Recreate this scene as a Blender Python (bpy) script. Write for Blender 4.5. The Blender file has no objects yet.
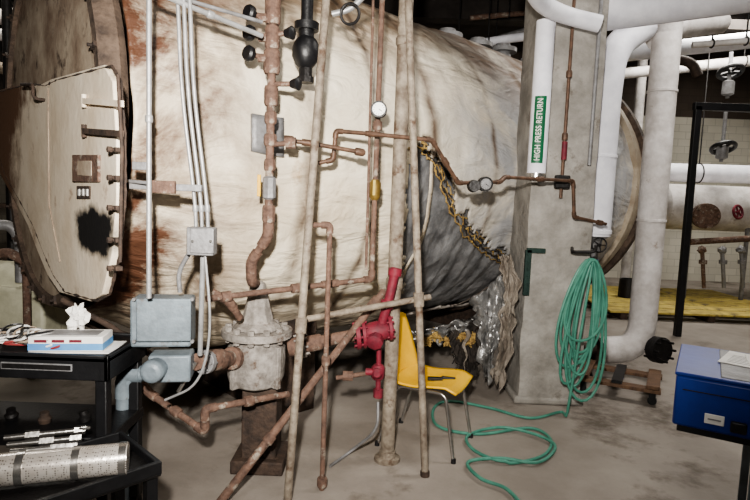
import bpy, math, random, bmesh
from mathutils import Vector, Matrix, noise
random.seed(7)
V=Vector
FPX=560.0; CAMZ=1.6
p=math.radians(5.4); rl=math.radians(2.2)
r0=V((1,0,0)); u0=V((0,math.sin(p),math.cos(p))); fw=V((0,math.cos(p),-math.sin(p)))
cup=u0*math.cos(rl)-r0*math.sin(rl); crt=r0*math.cos(rl)+u0*math.sin(rl)
CO=V((0,0,CAMZ))
cd=bpy.data.cameras.new("camera"); cam=bpy.data.objects.new("camera",cd)
bpy.context.scene.collection.objects.link(cam)
cd.sensor_width=36; cd.lens=FPX/750*36; cd.clip_start=.05
cam.matrix_world=Matrix(((crt.x,cup.x,-fw.x,0),(crt.y,cup.y,-fw.y,0),(crt.z,cup.z,-fw.z,CAMZ),(0,0,0,1)))
bpy.context.scene.camera=cam
def ray(u,v): return (crt*(u-375)+cup*(250-v)+fw*FPX).normalized()
# survey of the photograph: world point on the plane Y=y / at height z
def P(u,v,y):
    d=ray(u,v); return CO+d*(y/d.y)
def Z(u,v,z):
    d=ray(u,v); return CO+d*((z-CAMZ)/d.z)

# ---------------------------------------------------------------- materials
def lin(c): return tuple(((x/255)/12.92 if x/255<=.04045 else ((x/255+.055)/1.055)**2.4) for x in c)+(1,)
def M(name,c1,c2=None,scale=4,rough=.6,metal=0,bump=.15,bscale=40,c3=None,thr=.58,s3=3,stretch=None,bdist=.02):
    m=bpy.data.materials.new(name); m.use_nodes=True; nt=m.node_tree; n=nt.nodes; l=nt.links
    b=n['Principled BSDF']; b.inputs['Roughness'].default_value=rough; b.inputs['Metallic'].default_value=metal
    tc=n.new('ShaderNodeTexCoord'); mp=n.new('ShaderNodeMapping'); l.new(tc.outputs['Object'],mp.inputs['Vector'])
    if stretch: mp.inputs['Scale'].default_value=stretch
    c2=c2 or tuple(int(x*.8) for x in c1)
    t=n.new('ShaderNodeTexNoise'); t.inputs['Scale'].default_value=scale; t.inputs['Detail'].default_value=8; t.inputs['Roughness'].default_value=.65
    l.new(mp.outputs[0],t.inputs['Vector'])
    r=n.new('ShaderNodeValToRGB'); r.color_ramp.elements[0].position=.35; r.color_ramp.elements[1].position=.65
    r.color_ramp.elements[0].color=lin(c2); r.color_ramp.elements[1].color=lin(c1); l.new(t.outputs['Fac'],r.inputs[0])
    out=r.outputs[0]
    if c3:
        t3=n.new('ShaderNodeTexNoise'); t3.inputs['Scale'].default_value=s3; t3.inputs['Detail'].default_value=10; t3.inputs['Roughness'].default_value=.7
        l.new(mp.outputs[0],t3.inputs['Vector'])
        r3=n.new('ShaderNodeValToRGB'); r3.color_ramp.elements[0].position=thr; r3.color_ramp.elements[1].position=thr+.1
        l.new(t3.outputs['Fac'],r3.inputs[0])
        mx=n.new('ShaderNodeMixRGB'); mx.inputs[2].default_value=lin(c3); l.new(out,mx.inputs[1]); l.new(r3.outputs[0],mx.inputs[0]); out=mx.outputs[0]
    l.new(out,b.inputs['Base Color'])
    if bump:
        tb=n.new('ShaderNodeTexNoise'); tb.inputs['Scale'].default_value=bscale; tb.inputs['Detail'].default_value=6
        l.new(mp.outputs[0],tb.inputs['Vector'])
        bp=n.new('ShaderNodeBump'); bp.inputs['Strength'].default_value=bump; bp.inputs['Distance'].default_value=bdist
        l.new(tb.outputs['Fac'],bp.inputs['Height']); l.new(bp.outputs[0],b.inputs['Normal'])
    return m
RUST=M('rust',(122,96,82),(80,62,54),20,.8,.1,.4,60,(158,150,138),.55,12)
RUSTD=M('rust_dark',(82,66,56),(46,38,34),14,.8,.1,.4,50)
OLDP=M('old_pipe',(152,142,128),(102,90,78),14,.7,.15,.3,60,(84,64,50),.55,9)
OLDG=M('old_gray_pipe',(146,146,148),(112,110,110),10,.55,.3,.2,50,(106,88,72),.6,8)
COPP=M('copper_pipe',(112,86,70),(70,54,44),16,.55,.3,.15,60)
CON=M('conduit_gray',(178,178,178),(142,142,142),10,.45,.4,.05,60)
GRAY=M('gray_enamel',(128,140,148),(96,104,110),6,.5,.1,.15,40,(88,74,62),.58,8)
WHITE=M('white_jacket',(234,234,240),(210,210,218),5,.6,0,.1,30,(160,150,138),.68,4)
WHITE2=M('white_jacket_dirty',(214,210,208),(178,172,168),6,.65,0,.2,30,(124,104,86),.62,5)
DIRTY=M('dirty_gray_iron',(160,154,148),(108,102,96),14,.85,.1,.45,40,(88,70,58),.57,9)
BLACK=M('black_plastic',(26,26,28),(16,16,18),10,.45,0,.1,60)
BLKI=M('black_iron',(38,36,36),(22,20,20),14,.5,.3,.2,50)
RED=M('red_paint',(128,36,52),(88,28,40),14,.65,.05,.2,50,(92,66,60),.57,12)
YEL=M('yellow_plastic',(228,182,52),(208,160,40),6,.35,0,.05,30)
YELP=M('yellow_paint',(204,184,100),(156,136,76),6,.7,0,.2,30,(90,80,60),.56,4)
CHROME=M('chrome',(200,198,194),(160,156,152),10,.25,.9,.05,60)
HOSE=M('green_rubber',(88,148,130),(64,120,104),8,.5,0,.05,40)
CONC=M('concrete_column',(164,160,154),(122,118,112),3.5,.9,0,.6,22,(90,80,70),.6,2.6)
FOIL=M('foil_silver',(172,172,174),(96,96,98),3.5,.38,.4,.6,9,(84,76,68),.6,4,bdist=.05)
FOIL2=M('foil_crumpled',(190,190,190),(104,102,100),6,.32,.6,.6,14,(84,72,60),.56,6,bdist=.03)
FLAP=M('torn_canvas',(158,150,140),(104,94,84),5,.8,.1,.7,14,(66,54,46),.54,6,bdist=.03)
FIBER=M('fiberglass',(186,158,96),(132,104,64),20,.95,0,.8,60)
DREG=M('dark_shreds',(64,56,50),(34,30,28),14,.9,0,.6,40)
WOOD=M('wood_board',(122,94,72),(84,64,50),6,.7,0,.3,30,None,.6,4,stretch=(1,8,1))
BLUE=M('blue_paint',(24,56,140),(18,44,118),4,.4,0,.05,30)
PAPER=M('paper',(232,230,226),(210,208,204),5,.8,0,.1,20)
HEAD=M('boiler_head_rusted',(176,162,144),(118,98,82),3.5,.75,.05,.2,25,(72,56,46),.55,4)
RIM=M('boiler_rim',(104,88,76),(58,48,42),10,.8,.1,.4,40)
REAR=M('rear_jacket',(184,172,154),(146,132,114),4,.75,0,.2,25,(92,76,62),.6,4)
GLASS=M('gauge_face',(240,240,236),(230,230,226),5,.3,0,0)
TANK=M('tank_beige',(206,204,182),(176,174,152),5,.6,0,.1)
BRASS=M('brass',(150,124,66),(108,88,48),10,.5,.6,.1)
GREEN=M('label_green',(10,96,60),(8,80,50),5,.5,0,0)
BTAPE=M('blue_tape',(40,70,150),None,5,.5,0,0)
CARD=M('carton_blue',(96,150,196),(76,124,176),8,.6,0,0)
def perf():
    m=M('perforated_steel',(226,222,216),(186,176,166),5,.25,.55,.05,60)  # pale and warm brown mix paints shine and warm reflections into the steel colour
    nt=m.node_tree;n=nt.nodes;l=nt.links;b=n['Principled BSDF']; src=b.inputs['Base Color'].links[0].from_socket
    tc=n.new('ShaderNodeTexCoord'); vo=n.new('ShaderNodeTexVoronoi'); vo.inputs['Scale'].default_value=120; vo.inputs['Randomness'].default_value=.15
    l.new(tc.outputs['Object'],vo.inputs['Vector']); r=n.new('ShaderNodeMath'); r.operation='LESS_THAN'; r.inputs[1].default_value=.27; l.new(vo.outputs['Distance'],r.inputs[0])
    mx=n.new('ShaderNodeMixRGB'); l.new(r.outputs[0],mx.inputs[0]); l.new(src,mx.inputs[1]); mx.inputs[2].default_value=lin((70,62,56)); l.new(mx.outputs[0],b.inputs['Base Color'])
    return m
PERF=perf()
def canvas_mat():
    m=M('canvas_jacket',(240,230,210),(214,200,176),1.6,.5,0,.2,26,(172,146,114),.62,2.0)
    nt=m.node_tree;n=nt.nodes;l=nt.links;b=n['Principled BSDF']
    src=b.inputs['Base Color'].links[0].from_socket
    tc=n.new('ShaderNodeTexCoord'); sp=n.new('ShaderNodeSeparateXYZ'); l.new(tc.outputs['Object'],sp.inputs[0])
    ns=n.new('ShaderNodeTexNoise'); ns.inputs['Scale'].default_value=1.9; ns.inputs['Detail'].default_value=11; ns.inputs['Roughness'].default_value=.68; ns.inputs['Distortion'].default_value=.4; l.new(tc.outputs['Object'],ns.inputs['Vector'])
    cr_=n.new('ShaderNodeValToRGB'); cr_.color_ramp.elements[0].position=.38; cr_.color_ramp.elements[1].position=.6; l.new(ns.outputs['Fac'],cr_.inputs[0])
    def stain(val,lo,hi,col,src,k=1.0,add=0.0):
        mr=n.new('ShaderNodeMapRange'); mr.inputs['From Min'].default_value=lo; mr.inputs['From Max'].default_value=hi; mr.inputs['To Max'].default_value=k
        l.new(val,mr.inputs['Value'])
        ad=n.new('ShaderNodeMath'); ad.operation='ADD'; ad.inputs[1].default_value=add; l.new(cr_.outputs[0],ad.inputs[0])
        mu=n.new('ShaderNodeMath'); mu.operation='MULTIPLY'; mu.use_clamp=True; l.new(mr.outputs[0],mu.inputs[0]); l.new(ad.outputs[0],mu.inputs[1])
        mx=n.new('ShaderNodeMixRGB'); mx.inputs[2].default_value=lin(col); l.new(mu.outputs[0],mx.inputs[0]); l.new(src,mx.inputs[1]); return mx.outputs[0]
    s=stain(sp.outputs['X'],-.4,.8,(172,172,174),src,.85,.5)
    s=stain(sp.outputs['Z'],2.25,2.9,(134,108,84),s,.9,.05)
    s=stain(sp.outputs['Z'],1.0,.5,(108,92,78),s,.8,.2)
    s=stain(sp.outputs['X'],-1.4,-2.2,(92,62,46),s,1.35,.12)
    for x0,w_ in ((-1.3,.05),(-.75,.03),(-.2,.05),(.55,.03),(1.25,.05),(2.1,.04)):
        a=n.new('ShaderNodeMath'); a.operation='SUBTRACT'; a.inputs[1].default_value=x0; l.new(sp.outputs['X'],a.inputs[0])
        q=n.new('ShaderNodeMath'); q.operation='ABSOLUTE'; l.new(a.outputs[0],q.inputs[0])
        s=stain(q.outputs[0],w_*1.8,0,(104,88,74),s,.85,.25)
    l.new(s,b.inputs['Base Color'])
    mp=n.new('ShaderNodeMapping'); mp.inputs['Scale'].default_value=(1.0,2.6,2.6); l.new(tc.outputs['Object'],mp.inputs['Vector'])
    n2=n.new('ShaderNodeTexNoise'); n2.inputs['Scale'].default_value=2.2; n2.inputs['Detail'].default_value=5; n2.inputs['Distortion'].default_value=1.6; l.new(mp.outputs[0],n2.inputs['Vector'])
    b2=n.new('ShaderNodeBump'); b2.inputs['Strength'].default_value=.5; b2.inputs['Distance'].default_value=.075; l.new(n2.outputs['Fac'],b2.inputs['Height'])
    b1=b.inputs['Normal'].links[0].from_node; l.new(b2.outputs[0],b1.inputs['Normal'])
    return m
CANVAS=canvas_mat()
def door_mat(center,soot):
    m=M('boiler_door_paint',(232,220,202),(208,192,170),2.5,.6,.05,.15,25,(140,108,84),.6,2.8)
    nt=m.node_tree;n=nt.nodes;l=nt.links;b=n['Principled BSDF']; s=b.inputs['Base Color'].links[0].from_socket
    tc=n.new('ShaderNodeTexCoord'); ns=n.new('ShaderNodeTexNoise'); ns.inputs['Scale'].default_value=6; ns.inputs['Detail'].default_value=9; ns.inputs['Roughness'].default_value=.7; l.new(tc.outputs['Object'],ns.inputs['Vector'])
    def radial(c,scale,lo,hi,col,amt,src):
        mp=n.new('ShaderNodeMapping'); mp.vector_type='POINT'; mp.inputs['Location'].default_value=tuple(-c[i]*scale[i] for i in range(3)); mp.inputs['Scale'].default_value=scale
        l.new(tc.outputs['Object'],mp.inputs['Vector']); ln=n.new('ShaderNodeVectorMath'); ln.operation='LENGTH'; l.new(mp.outputs[0],ln.inputs[0])
        nm=n.new('ShaderNodeMath'); nm.operation='MULTIPLY_ADD'; nm.inputs[1].default_value=amt; l.new(ns.outputs['Fac'],nm.inputs[0]); l.new(ln.outputs['Value'],nm.inputs[2])
        mr=n.new('ShaderNodeMapRange'); mr.inputs['From Min'].default_value=lo; mr.inputs['From Max'].default_value=hi; l.new(nm.outputs[0],mr.inputs['Value'])
        mx=n.new('ShaderNodeMixRGB'); mx.inputs[2].default_value=lin(col); l.new(mr.outputs[0],mx.inputs[0]); l.new(src,mx.inputs[1]); return mx.outputs[0]
    s=radial(center,(0,.72,1.25),1.22,1.5,(112,82,62),.9,s)
    s=radial(soot,(0,3.0,7.5),1.52,1.22,(24,23,24),1.0,s)
    l.new(s,b.inputs['Base Color']); return m

# ---------------------------------------------------------------- mesh building
WL={}
def link(o): bpy.context.scene.collection.objects.link(o)
def T(o,label,cat,group=None):
    o['label']=label; o['category']=cat
    if group: o['group']=group
    return o
def E(name,loc,label,cat,group=None,rotz=0):
    o=bpy.data.objects.new(name,None); link(o); o.location=loc; o.empty_display_size=.1
    o.rotation_euler=(0,0,rotz); WL[o.name]=V(loc); return T(o,label,cat,group)
def basis(ax):
    ax=ax.normalized(); h=V((0,0,1)) if abs(ax.z)<.9 else V((1,0,0))
    a=ax.cross(h).normalized(); b=ax.cross(a).normalized(); return a,b
class MB:
    def __init__(s): s.v=[]; s.f=[]
    def tube(s,pts,r,seg=12,fil=0,radii=None,caps=True,closed=False):
        pts=[V(q) for q in pts]
        if fil>0 and len(pts)>2:
            o=[pts[0]]
            for i in range(1,len(pts)-1):
                a,b,c=pts[i-1],pts[i],pts[i+1]
                d1=min(fil,(a-b).length*.48); d2=min(fil,(c-b).length*.48)
                A=b+(a-b).normalized()*d1; C=b+(c-b).normalized()*d2
                for k in range(7):
                    t=k/6; o.append(A*(1-t)**2+b*2*t*(1-t)+C*t*t)
            o.append(pts[-1]); pts=o; radii=None
        n=len(pts); base=len(s.v)
        tg=[]
        for i in range(n):
            if closed: d=pts[(i+1)%n]-pts[i-1]
            else: d=pts[min(i+1,n-1)]-pts[max(i-1,0)]
            tg.append(d.normalized())
        a,_=basis(tg[0])
        for i in range(n):
            a=(a-tg[i]*a.dot(tg[i])).normalized(); b=tg[i].cross(a)
            rr=radii[i] if radii else r
            for k in range(seg):
                an=2*math.pi*k/seg; s.v.append(pts[i]+(a*math.cos(an)+b*math.sin(an))*rr)
        for i in range(n if closed else n-1):
            j=(i+1)%n
            for k in range(seg):
                k2=(k+1)%seg; s.f.append((base+i*seg+k,base+i*seg+k2,base+j*seg+k2,base+j*seg+k))
        if caps and not closed:
            s.f.append(tuple(base+k for k in range(seg))[::-1]); s.f.append(tuple(base+(n-1)*seg+k for k in range(seg)))
        return s
    def lathe(s,prof,c,ax,seg=24,caps=True):
        c=V(c); ax=V(ax).normalized(); a,b=basis(ax); base=len(s.v)
        for (h,r) in prof:
            for k in range(seg):
                an=2*math.pi*k/seg; s.v.append(c+ax*h+(a*math.cos(an)+b*math.sin(an))*r)
        for i in range(len(prof)-1):
            for k in range(seg):
                k2=(k+1)%seg; s.f.append((base+i*seg+k,base+i*seg+k2,base+(i+1)*seg+k2,base+(i+1)*seg+k))
        if caps:
            s.f.append(tuple(base+k for k in range(seg))[::-1]); e=base+(len(prof)-1)*seg; s.f.append(tuple(e+k for k in range(seg)))
        return s
    def ring(s,c,ax,R,r,seg=10,n=28):
        a,b=basis(V(ax)); c=V(c)
        return s.tube([c+(a*math.cos(2*math.pi*i/n)+b*math.sin(2*math.pi*i/n))*R for i in range(n)],r,seg,closed=True)
    def box(s,c,size,R=None):
        c=V(c); base=len(s.v); R=R or Matrix.Identity(3)
        for x in (-.5,.5):
            for y in (-.5,.5):
                for z in (-.5,.5): s.v.append(c+R@V((x*size[0],y*size[1],z*size[2])))
        for f in ((0,1,3,2),(4,6,7,5),(0,4,5,1),(2,3,7,6),(0,2,6,4),(1,5,7,3)): s.f.append(tuple(base+i for i in f))
        return s
    def grid(s,fn,nu,nv):
        base=len(s.v)
        for i in range(nu+1):
            for j in range(nv+1): s.v.append(V(fn(i/nu,j/nv)))
        for i in range(nu):
            for j in range(nv):
                a=base+i*(nv+1)+j; s.f.append((a,a+nv+1,a+nv+2,a+1))
        return s
    def prism(s,poly,off):
        base=len(s.v); n=len(poly)
        for q in poly: s.v.append(V(q))
        for q in poly: s.v.append(V(q)+off)
        s.f.append(tuple(range(base,base+n))); s.f.append(tuple(range(base+2*n-1,base+n-1,-1)))
        for i in range(n):
            j=(i+1)%n; s.f.append((base+i,base+n+i,base+n+j,base+j))
        return s
    def blob(s,c,R,amp,seg=18,rings=12,seed=0,sq=(1,1,1)):
        base=len(s.v); c=V(c)
        for i in range(rings+1):
            th=math.pi*i/rings
            for k in range(seg):
                ph=2*math.pi*k/seg; d=V((math.sin(th)*math.cos(ph),math.sin(th)*math.sin(ph),math.cos(th)))
                q=R*(1+amp*noise.noise(d*2.3+V((seed,0,0)))*2)
                s.v.append(c+V((d.x*sq[0],d.y*sq[1],d.z*sq[2]))*q)
        for i in range(rings):
            for k in range(seg):
                k2=(k+1)%seg; s.f.append((base+i*seg+k,base+(i+1)*seg+k,base+(i+1)*seg+k2,base+i*seg+k2))
        return s
    def make(s,name,mat,parent=None,origin=None,local=False,bevel=0,smooth=True,sol=0,Mx=None):
        vs=[(Mx@q if Mx else q) for q in s.v]
        if origin is None:
            lo=V([min(q[i] for q in vs) for i in range(3)]); hi=V([max(q[i] for q in vs) for i in range(3)])
            origin=V(((lo.x+hi.x)/2,(lo.y+hi.y)/2,lo.z))
        if local: origin=V((0,0,0))
        me=bpy.data.meshes.new(name); me.from_pydata([q-origin for q in vs],[],s.f); me.validate(); me.update()
        bm=bmesh.new(); bm.from_mesh(me); bmesh.ops.recalc_face_normals(bm,faces=bm.faces); bm.to_mesh(me); bm.free()
        o=bpy.data.objects.new(name,me); link(o); me.materials.append(mat)
        if smooth:
            me.shade_smooth(); me.set_sharp_from_angle(angle=math.radians(38))
        if bevel:
            m=o.modifiers.new('bevel','BEVEL'); m.width=bevel; m.segments=2; m.limit_method='ANGLE'
        if sol:
            m=o.modifiers.new('thick','SOLIDIFY'); m.thickness=sol
        WL[o.name]=origin
        if parent:
            o.parent=parent
            o.location=(V((0,0,0)) if local else origin-WL[parent.name])
        else: o.location=origin
        return o
def pipe(name,label,pts,r,mat,cat="pipe",fil=None,fit=None,fitmat=None,coup=(),group=None,seg=14,parent=None):
    pts=[V(q) for q in pts]; fil=r*3 if fil is None else fil
    o=MB().tube(pts,r,seg,fil).make(name,mat,parent)
    if not parent: T(o,label,cat,group)
    if fit:
        for i in range(1,len(pts)-1):
            a,b,c=pts[i-1],pts[i],pts[i+1]
            d1=min(r*3.2,(a-b).length*.5); d2=min(r*3.2,(c-b).length*.5)
            q=[b+(a-b).normalized()*d1,b,b+(c-b).normalized()*d2]
            MB().tube(q,r*fit,seg,r*2.4).make('elbow_fitting',fitmat or mat,o)
    for (i,t,L,k) in coup:
        q=pts[i].lerp(pts[i+1],t); d=(pts[i+1]-pts[i]).normalized()
        MB().lathe([(-L/2,r*k*.9),(-L/2+L*.15,r*k),(L/2-L*.15,r*k),(L/2,r*k*.9)],q,d,16).make('coupling',fitmat or mat,o)
    return o
def wheel(name,c,ax,R,mat,parent,r=None,sp=5):
    r=r or R*.11; a,b=basis(V(ax)); m=MB().ring(c,ax,R,r,8,26)
    m.lathe([(-R*.2,R*.22),(R*.2,R*.22)],c,ax,12)
    for i in range(sp):
        an=2*math.pi*i/sp; m.tube([V(c),V(c)+(a*math.cos(an)+b*math.sin(an))*R],r*.7,6)
    return m.make(name,mat,parent)
def flange(c,ax,R,th,mat,parent,name='flange',nb=8):
    ax=V(ax).normalized(); a,b=basis(ax); m=MB().lathe([(-th/2,R),(th/2,R)],c,ax,24)
    for i in range(nb):
        an=2*math.pi*i/nb; q=V(c)+(a*math.cos(an)+b*math.sin(an))*R*.82
        m.lathe([(-th*1.1,R*.1),(th*1.1,R*.1)],q,ax,6)
    return m.make(name,mat,parent,bevel=.002)
def S(o): o['kind']='structure'; return o

# ---------------------------------------------------------------- room shell
FLM=M('floor_concrete',(160,152,144),(132,124,116),1.1,.75,0,.15,25,(102,93,84),.54,.9)
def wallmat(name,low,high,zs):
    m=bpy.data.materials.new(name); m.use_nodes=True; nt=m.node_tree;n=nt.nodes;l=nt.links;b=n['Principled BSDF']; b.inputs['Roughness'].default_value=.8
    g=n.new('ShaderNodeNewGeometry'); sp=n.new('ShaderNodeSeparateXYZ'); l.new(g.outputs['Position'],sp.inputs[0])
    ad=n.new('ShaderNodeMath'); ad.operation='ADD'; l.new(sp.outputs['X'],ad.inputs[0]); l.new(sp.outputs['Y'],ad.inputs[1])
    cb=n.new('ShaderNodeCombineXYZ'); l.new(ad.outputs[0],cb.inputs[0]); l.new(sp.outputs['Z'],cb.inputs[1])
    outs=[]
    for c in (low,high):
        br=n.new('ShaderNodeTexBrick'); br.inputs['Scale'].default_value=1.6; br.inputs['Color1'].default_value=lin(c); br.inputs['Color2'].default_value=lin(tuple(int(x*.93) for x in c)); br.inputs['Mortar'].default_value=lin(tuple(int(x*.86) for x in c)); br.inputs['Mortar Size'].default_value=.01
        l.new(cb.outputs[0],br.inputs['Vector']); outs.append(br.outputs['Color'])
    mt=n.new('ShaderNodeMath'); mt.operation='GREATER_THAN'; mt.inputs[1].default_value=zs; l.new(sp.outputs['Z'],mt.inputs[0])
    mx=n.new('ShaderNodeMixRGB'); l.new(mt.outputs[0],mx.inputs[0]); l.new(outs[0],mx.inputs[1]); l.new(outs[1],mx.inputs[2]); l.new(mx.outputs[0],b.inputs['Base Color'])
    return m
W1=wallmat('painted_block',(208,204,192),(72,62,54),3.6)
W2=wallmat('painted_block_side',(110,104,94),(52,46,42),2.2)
CEI=M('ceiling_dark',(66,60,56),(42,38,36),2,.9,0,.1)
XL,XR,YF,YB,ZC=-6.0,9.0,-3.0,12.5,5.0
cx,cy=(XL+XR)/2,(YF+YB)/2
S(MB().box((cx,cy,-.1),(XR-XL,YB-YF,.2)).make('floor',FLM,smooth=False))
S(MB().box((cx,cy,ZC+.1),(XR-XL,YB-YF,.2)).make('ceiling',CEI,smooth=False))
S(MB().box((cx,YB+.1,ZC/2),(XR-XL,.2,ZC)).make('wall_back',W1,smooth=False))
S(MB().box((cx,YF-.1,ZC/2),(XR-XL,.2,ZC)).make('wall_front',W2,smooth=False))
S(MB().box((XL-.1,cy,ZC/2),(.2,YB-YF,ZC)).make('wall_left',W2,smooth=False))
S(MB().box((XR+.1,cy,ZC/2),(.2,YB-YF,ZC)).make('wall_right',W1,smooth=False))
for i,y in enumerate((7.0,9.8)):
    S(MB().box((cx,y,ZC-.2),(XR-XL-.02,.3,.38)).make('trim_%d'%(i+1),CEI,smooth=False))

# ---------------------------------------------------------------- boiler
AX=V((-.43,5.3,0)); TH=math.radians(43); ZA=1.84; RB=1.42
ZFc=1.98; RFc=1.13; TF=-2.3; YO=-.15
boiler=E('boiler',AX,"huge horizontal boiler, stained canvas jacket, rusty front door","boiler",rotz=TH)
Ri=Matrix.Rotation(-TH,3,'Z')
def hit(u,v,R=RB):
    o=Ri@(CO-AX); d=Ri@ray(u,v); o2=V((o.y,o.z-ZA)); d2=V((d.y,d.z))
    a=d2.dot(d2); b=o2.dot(d2); c=o2.dot(o2)-R*R; D=b*b-a*c
    s=(-b-math.sqrt(D))/a if D>0 else -b/a
    q=o+d*s; return q.x,math.atan2(q.z-ZA,-q.y)
def face(u,v,x):
    o=Ri@(CO-AX); d=Ri@ray(u,v); return o+d*((x-o.x)/d.x)
def sm(x): x=max(0,min(1,x)); return x*x*(3-2*x)
def sh(t,an,R):
    k=1-sm((t-TF)/.9); zc=ZA+(ZFc-ZA)*k; R=R+(RFc+.05-RB)*k
    return V((t,YO*k-R*math.cos(an),zc+R*math.sin(an)))
def disp(t,an):
    q=V((t*1.6,math.cos(an)*2.4,math.sin(an)*2.4)); w=V((t*2.0+noise.noise(q)*.8,an*4,2))
    return .026*noise.noise(q)+.010*noise.noise(q*3.1)+.005*noise.noise(q*8)+.009*(1-abs(noise.noise(w))*3)
hole=[hit(*q) for q in [(422,138),(436,152),(446,176),(455,200),(472,228),(506,256),(504,290),(470,330),(405,352),(392,310),(396,250),(402,190),(411,150)]]
def inpoly(x,y,po):
    c=False; j=len(po)-1
    for i in range(len(po)):
        if ((po[i][1]>y)!=(po[j][1]>y)) and x<(po[j][0]-po[i][0])*(y-po[i][1])/(po[j][1]-po[i][1])+po[i][0]: c=not c
        j=i
    return c
NT,NA=300,260; T0,T1=TF,3.3
m=MB()
for i in range(NT+1):
    t=T0+(T1-T0)*i/NT
    for k in range(NA):
        an=-math.pi+2*math.pi*k/NA; m.v.append(sh(t,an,RB+disp(t,an)))
for i in range(NT):
    t=T0+(T1-T0)*(i+.5)/NT
    for k in range(NA):
        an=-math.pi+2*math.pi*(k+.5)/NA
        nn=noise.noise(V((t*7,an*7,0)))*.06+noise.noise(V((t*19,an*19,0)))*.03
        if inpoly(t+nn,an+nn,hole): continue
        if an<-1.3 and an>-2.0 and noise.noise(V((t*3,an*3,5)))>-.1 and t>-.2: continue
        k2=(k+1)%NA; m.f.append((i*NA+k,i*NA+k2,(i+1)*NA+k2,(i+1)*NA+k))
o=m.make('canvas_jacket',CANVAS,boiler,local=True,sol=-.02)
o['label']="cream painted canvas insulation jacket with rust stains"
def crease(x,y): return 1-2*abs(noise.noise(V((x,y,4))))
o=MB().grid(lambda a,b:sh(-.6+3.9*a,-math.pi+2*math.pi*b,RB-.045+.02*noise.noise(V((a*9,b*12,0)))+.026*crease(a*20,b*12)+.01*crease(a*50,b*34)),200,220).make('foil_insulation',FOIL,boiler,local=True)
o['label']="exposed crinkled silver foil insulation"
edge=[hit(*q) for q in [(414,142),(422,138),(436,152),(446,176),(455,200),(472,228),(490,244),(508,257)]]
for j in range(5):
    pt=[];rr=[]
    for i in range(len(edge)-1):
        for k in range(14):
            s=k/14; t=edge[i][0]*(1-s)+edge[i+1][0]*s; an=edge[i][1]*(1-s)+edge[i+1][1]*s
            pt.append(sh(t-.02*j+.07*noise.noise(V((i+s,j*5,7))*3),an-.012*j+.03*noise.noise(V((i+s,4+j*3,7))*9),RB-.015+.01*j)); rr.append(.004+.006*abs(noise.noise(V((i*3+s*9,1,j)))*2))
    MB().tube(pt,.02,6,radii=rr).make('frayed_edge',FIBER if j%2==0 else DREG,boiler,local=True)
for t in (-1.3,-.2,1.25):
    MB().grid(lambda a,b,t=t:sh(t+.02*(a-.5)*2+.03*noise.noise(V((b*3,t,0))),-1.2+2.9*b,RB+disp(t,-1.2+2.9*b)+.01),1,120).make('jacket_strap',CANVAS,boiler,local=True,sol=.006)
MB().lathe([(0,RFc-.03),(.08,RFc),(.1,RFc)],(TF-.1,YO,ZFc),(1,0,0),72).make('front_head',HEAD,boiler,local=True)
MB().lathe([(-.03,RFc-.05),(-.03,RFc+.01),(.06,RFc+.04),(.1,RFc+.02),(.1,RFc-.05),(-.03,RFc-.05)],(TF-.1,YO,ZFc),(1,0,0),72,caps=False).make('front_rim',RIM,boiler,local=True)
for i in range(24):
    an=2*math.pi*i/24
    c=V((TF-.13,YO-(RFc-.02)*math.cos(an),ZFc+(RFc-.02)*math.sin(an)))
    b=MB().box((0,0,0),(.03,.05,.025)); b.lathe([(-.035,.009),(.02,.009)],(0,0,0),(1,0,0),8)
    b.v=[c+Matrix.Rotation(math.pi-an,3,'X')@q for q in b.v]
    b.make('clamp_dog',RUSTD,boiler,local=True)
XD=TF-.14
dp=[(0,92),(30,84),(46,86),(58,80),(112,66),(121,82),(125,140),(125,200),(120,255),(110,294),(98,301),(66,292),(54,275),(44,252),(34,226),(20,200),(6,176),(-2,150)]
FACE=door_mat(face(72,180,XD),face(101,231,XD))
door=MB().prism([face(u,v,XD) for u,v in dp],V((-.035,0,0))).make('front_door',FACE,boiler,local=True,bevel=.006); door['label']="pale painted steel firebox door with soot marks"
pp=[]; rr=[]
for i in range(len(dp)):
    a,b=dp[i],dp[(i+1)%len(dp)]
    for k in range(8):
        t=k/8; pp.append(face(a[0]*(1-t)+b[0]*t,a[1]*(1-t)+b[1]*t,XD-.03)); rr.append(.006+.009*abs(noise.noise(V((i+t,3,1))*4)))
MB().tube(pp,.01,6,radii=rr,closed=True).make('crusted_edge',RUSTD,door,local=True)
def fbox(name,u1,v1,u2,v2,th,mat,x=XD-.035):
    q=[face(u1,v1,x),face(u2,v1,x),face(u2,v2,x),face(u1,v2,x)]
    return MB().prism(q,V((-th,0,0))).make(name,mat,door,local=True,bevel=.003)
fbox('window_frame',75,155,101,182,.014,RUST); fbox('window_pane',81,161,95,176,.017,HEAD)
fbox('data_plate',78,186,91,199,.008,RUSTD)
for k in range(3): fbox('plate_mark',80+k*4,189,82+k*4,196,.011,PAPER)
for v in (101,131):
    a=face(84,v,XD-.05); b=face(124,v+3,XD-.05)
    m=MB(); m.prism([a+V((0,0,.013)),b+V((0,0,.013)),b-V((0,0,.013)),a-V((0,0,.013))],V((-.01,0,0))); m.lathe([(-.03,.012),(.03,.012)],a,(0,0,1),12)
    m.make('door_hinge',FACE if v<120 else RUSTD,door,local=True)
a=face(32,86,XD-.035); o_=V((-.06,0,0))
MB().tube([a,a+o_,face(45,86,XD-.035)+o_,face(45,100,XD-.035)+o_,face(45,100,XD-.035)],.009,8,.03).make('door_handle',RUSTD,door,local=True)
MB().tube([face(48,88,XD-.038),face(49,205,XD-.038),face(60,262,XD-.038)],.003,6).make('seam_rod',HEAD,door,local=True)
MB().tube([face(118,75,XD-.06),face(122,150,XD-.06),face(120,262,XD-.06)],.008,8).make('latch_rod',RUSTD,door,local=True)
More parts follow.
